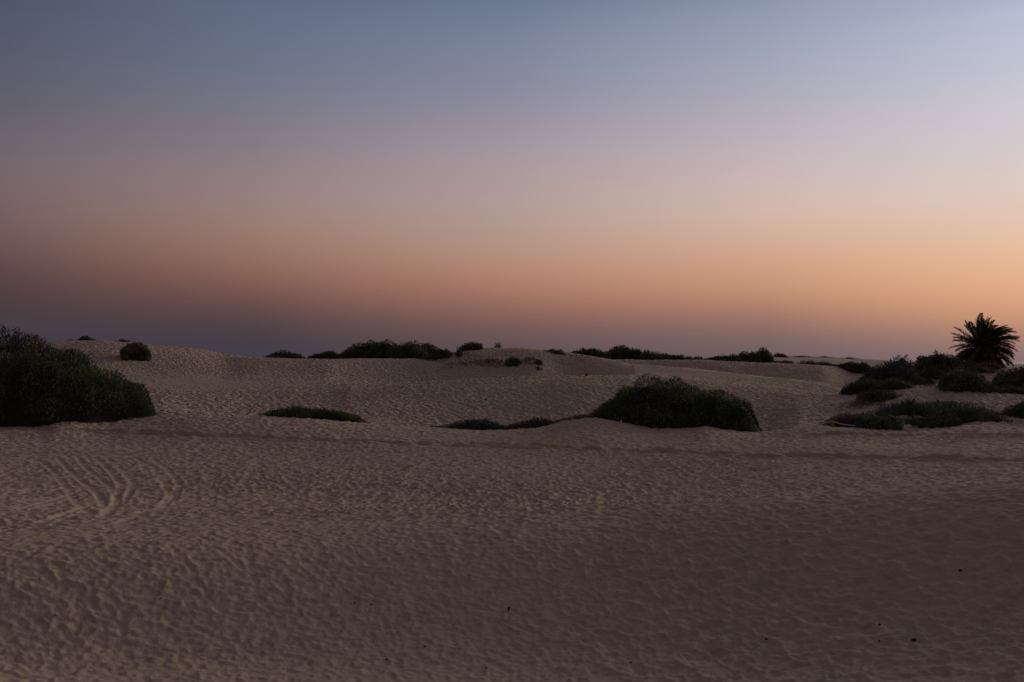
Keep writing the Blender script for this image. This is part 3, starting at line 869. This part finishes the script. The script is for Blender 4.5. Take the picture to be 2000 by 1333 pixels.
# ---- rope barrier by the right shrubs
def at_d(px, py, d):
    az, sl = ray(px, py)
    return np.array([d * math.sin(az), d * math.cos(az), CAMZ + d * float(sl)])


rf = bpy.data.objects.new('rope_fence', None); COL.objects.link(rf)
org = at_d(1624, 838, 61.0); org[2] = float(ground(org[0], org[1])); rf.location = org
tag(rf, 'pale sagging rope on two thin wooden posts before the brown shrub', 'rope fence')
for px, tp, r, lean in ((1624.5, 819, .035, .02), (1629, 824, .045, -.03), ):
    t = at_d(px, tp, 61.0); b0 = t.copy(); b0[2] = float(ground(t[0], t[1])) - .3
    v, f = tube([b0 - org, (b0 + t) / 2 - org + np.array([lean, 0, 0]), t - org], [r, r, r * .9], 8)
    top_i = len(v) - 8
    f = [list(k) for k in f] + [[top_i, top_i + 1, top_i + 2, top_i + 3], [top_i, top_i + 3, top_i + 4, top_i + 7], [top_i + 4, top_i + 5, top_i + 6, top_i + 7]]
    link('post', mesh_np('post', v, np.array(f), wood), rf)


def rope(pp, d, r, parent=None, o=np.zeros(3)):
    pp = np.array(pp, float)
    t = np.linspace(0, 1, 22)
    k = np.linspace(0, 1, len(pp))
    X = pchip(k, pp[:, 0], t); Y = pchip(k, pp[:, 1], t); D = np.interp(t, k, d if hasattr(d, '__len__') else [d] * len(pp))
    P = np.array([at_d(a, c, e) for a, c, e in zip(X, Y, D)])
    P[:, 2] = np.maximum(P[:, 2], ground(P[:, 0], P[:, 1]) + r * .6)
    v, f = tube(P - o, r, 6)
    return link('rope', mesh_np('rope', v, f, rope_m), parent)


rope([(1580, 835), (1596, 831), (1610, 827), (1624, 823)], [61, 61, 61, 60.95], .024, rf, org)
rope([(1624, 823), (1638, 827), (1652, 830), (1670, 831.5)], [60.95, 61, 61, 61], .024, rf, org)
tag(rope([(1972, 818), (1984, 819.5), (2000, 820), (2040, 818)], 64.5, .028), 'short pale rope stretched at the right picture edge', 'rope')
tag(rope([(1482, 808), (1486, 816), (1491, 815), (1496, 808)], [66, 65.5, 65.5, 66], .028), 'pale rope end curling on sand right of the big round shrub', 'rope')
tag(rope([(1522, 802), (1535, 800.5), (1548, 800), (1562, 799.5)], [73, 73.3, 73.6, 74], .022), 'thin straight pale rope lying on the sand slope', 'rope')


# ---- litter and dark specks
def lump(name, label, cat, px, py, sx, sy, sz, m, group=None, seed=0, lift=.35):
    import bmesh
    bm = bmesh.new(); bmesh.ops.create_icosphere(bm, subdivisions=2, radius=1)
    r = np.random.default_rng(seed)
    ph = r.uniform(0, 6, 6)
    for v in bm.verts:
        c = v.co
        k = 1 + .22 * math.sin(2.3 * c.x + ph[0]) * math.sin(2.9 * c.y + ph[1]) + .18 * math.sin(3.7 * c.z + ph[2] + 2 * c.x) + r.normal(0, .06)
        v.co = Vector((c.x * sx * k, c.y * sy * k, c.z * sz * k))
    me = bpy.data.meshes.new(name); bm.to_mesh(me); bm.free(); me.materials.append(m)
    o = link(name, me)
    p = hit(px, py, 9, 240)
    # rest on the trampled surface
    a = math.atan2(p.x, p.y); d = math.hypot(p.x, p.y)
    i = int(np.clip(np.searchsorted(AZ, a), 0, n - 1)); j = int(np.clip(np.searchsorted(DD, d), 0, nr - 1))
    o.location = (p.x, p.y, max(ZZ[i, j], ZZ[i - 1, j], ZZ[i, j - 1]) + sz * lift)
    o.rotation_euler = (0, r.uniform(-.3, .3), r.uniform(0, 3))
    return tag(o, label, cat, group)


lump('stone', 'largest black stone lying in the right foreground sand', 'stone', 1785, 1253, .055, .04, .028, stone_m, seed=1)
lump('stone', 'small black stone left of the largest one in the right foreground', 'stone', 1718, 1227, .026, .02, .018, stone_m, seed=2)
lump('stone', 'smallest stone just below the small black one at right', 'stone', 1717, 1254, .018, .015, .012, stone_m, seed=3)
lump('stone', 'dark stone alone high in the right foreground', 'stone', 1876, 1117, .03, .025, .02, stone_m, seed=4)
lump('stone', 'dark stone alone near the bottom right of centre', 'stone', 1497, 1250, .028, .022, .02, stone_m, seed=5)
lump('stone', 'dark stone lowest in the middle of the foreground', 'stone', 1232, 1295, .022, .018, .015, stone_m, seed=6)
lump('stone', 'dark upright stone in the centre of the foreground sand', 'stone', 994, 1193, .028, .025, .03, stone_m, seed=7)
PEB = [(693, 1180, .020, 'left one of a pair of tiny dark pebbles left of centre in the foreground'), (725, 1183, .021, 'right one of a pair of tiny dark pebbles left of centre in the foreground'),
       (742, 1233, .017, 'tiny dark pebble at the left end of a short row near the bottom'), (757, 1240, .018, 'tiny dark pebble in the middle of a short row near the bottom'),
       (778, 1240, .017, 'tiny dark pebble at the right end of a short row near the bottom'), (830, 1265, .024, 'flat dark pebble right of the short row of three near the bottom'),
       (755, 1290, .020, 'tiny dark pebble lowest below the short row of three'), (899, 1268, .014, 'faintest tiny pebble right of the flat one near the bottom'),
       (950, 1309, .018, 'tiny dark pebble closest to the middle of the bottom edge'), (314, 1174, .018, 'tiny dark pebble in the left foreground, upper of two there'),
       (108, 1207, .020, 'tiny dark pebble closest to the bottom left corner'), (1370, 1165, .012, 'very small pebble right of centre in the foreground'),
       (1430, 1040, .016, 'tiny dark pebble farthest away on the right foreground slope')]
for i, (px, py, s, lab) in enumerate(PEB):
    lump('dark_pebble', lab, 'pebble', px, py, s * .95, s * .75, s * .6, stone_m, 'tiny dark pebbles in the foreground sand', 20 + i)
lump('litter', 'white paper scrap on sand before the big round shrub', 'litter', 1213, 827.5, .09, .05, .10, litter_m, seed=50)
lump('litter', 'pale scrap on the sand beside the grey mat of plants', 'litter', 1652, 779, .16, .1, .09, litter_m, seed=51)
lump('litter', 'tiny white scrap on the face of the sand mound', 'litter', 965, 704, .16, .12, .12, litter_m, seed=52)

# dark stake leaning on the crest line
azk, slk = ray(1144, 735)
P0 = hit(1144, 736, 80, 130)
top_ = at_d(1147, 729, math.hypot(P0.x, P0.y))
v, f = tube([np.array(P0) - np.array([.0, 0, .2]) - np.array(P0), (top_ - np.array(P0)) * .5, top_ - np.array(P0)], [.09, .11, .07], 8)
stk = link('stake', mesh_np('stake', v, f, bark)); stk.location = P0
tag(stk, 'lone short dark stake leaning on the middle sand crest', 'stake')
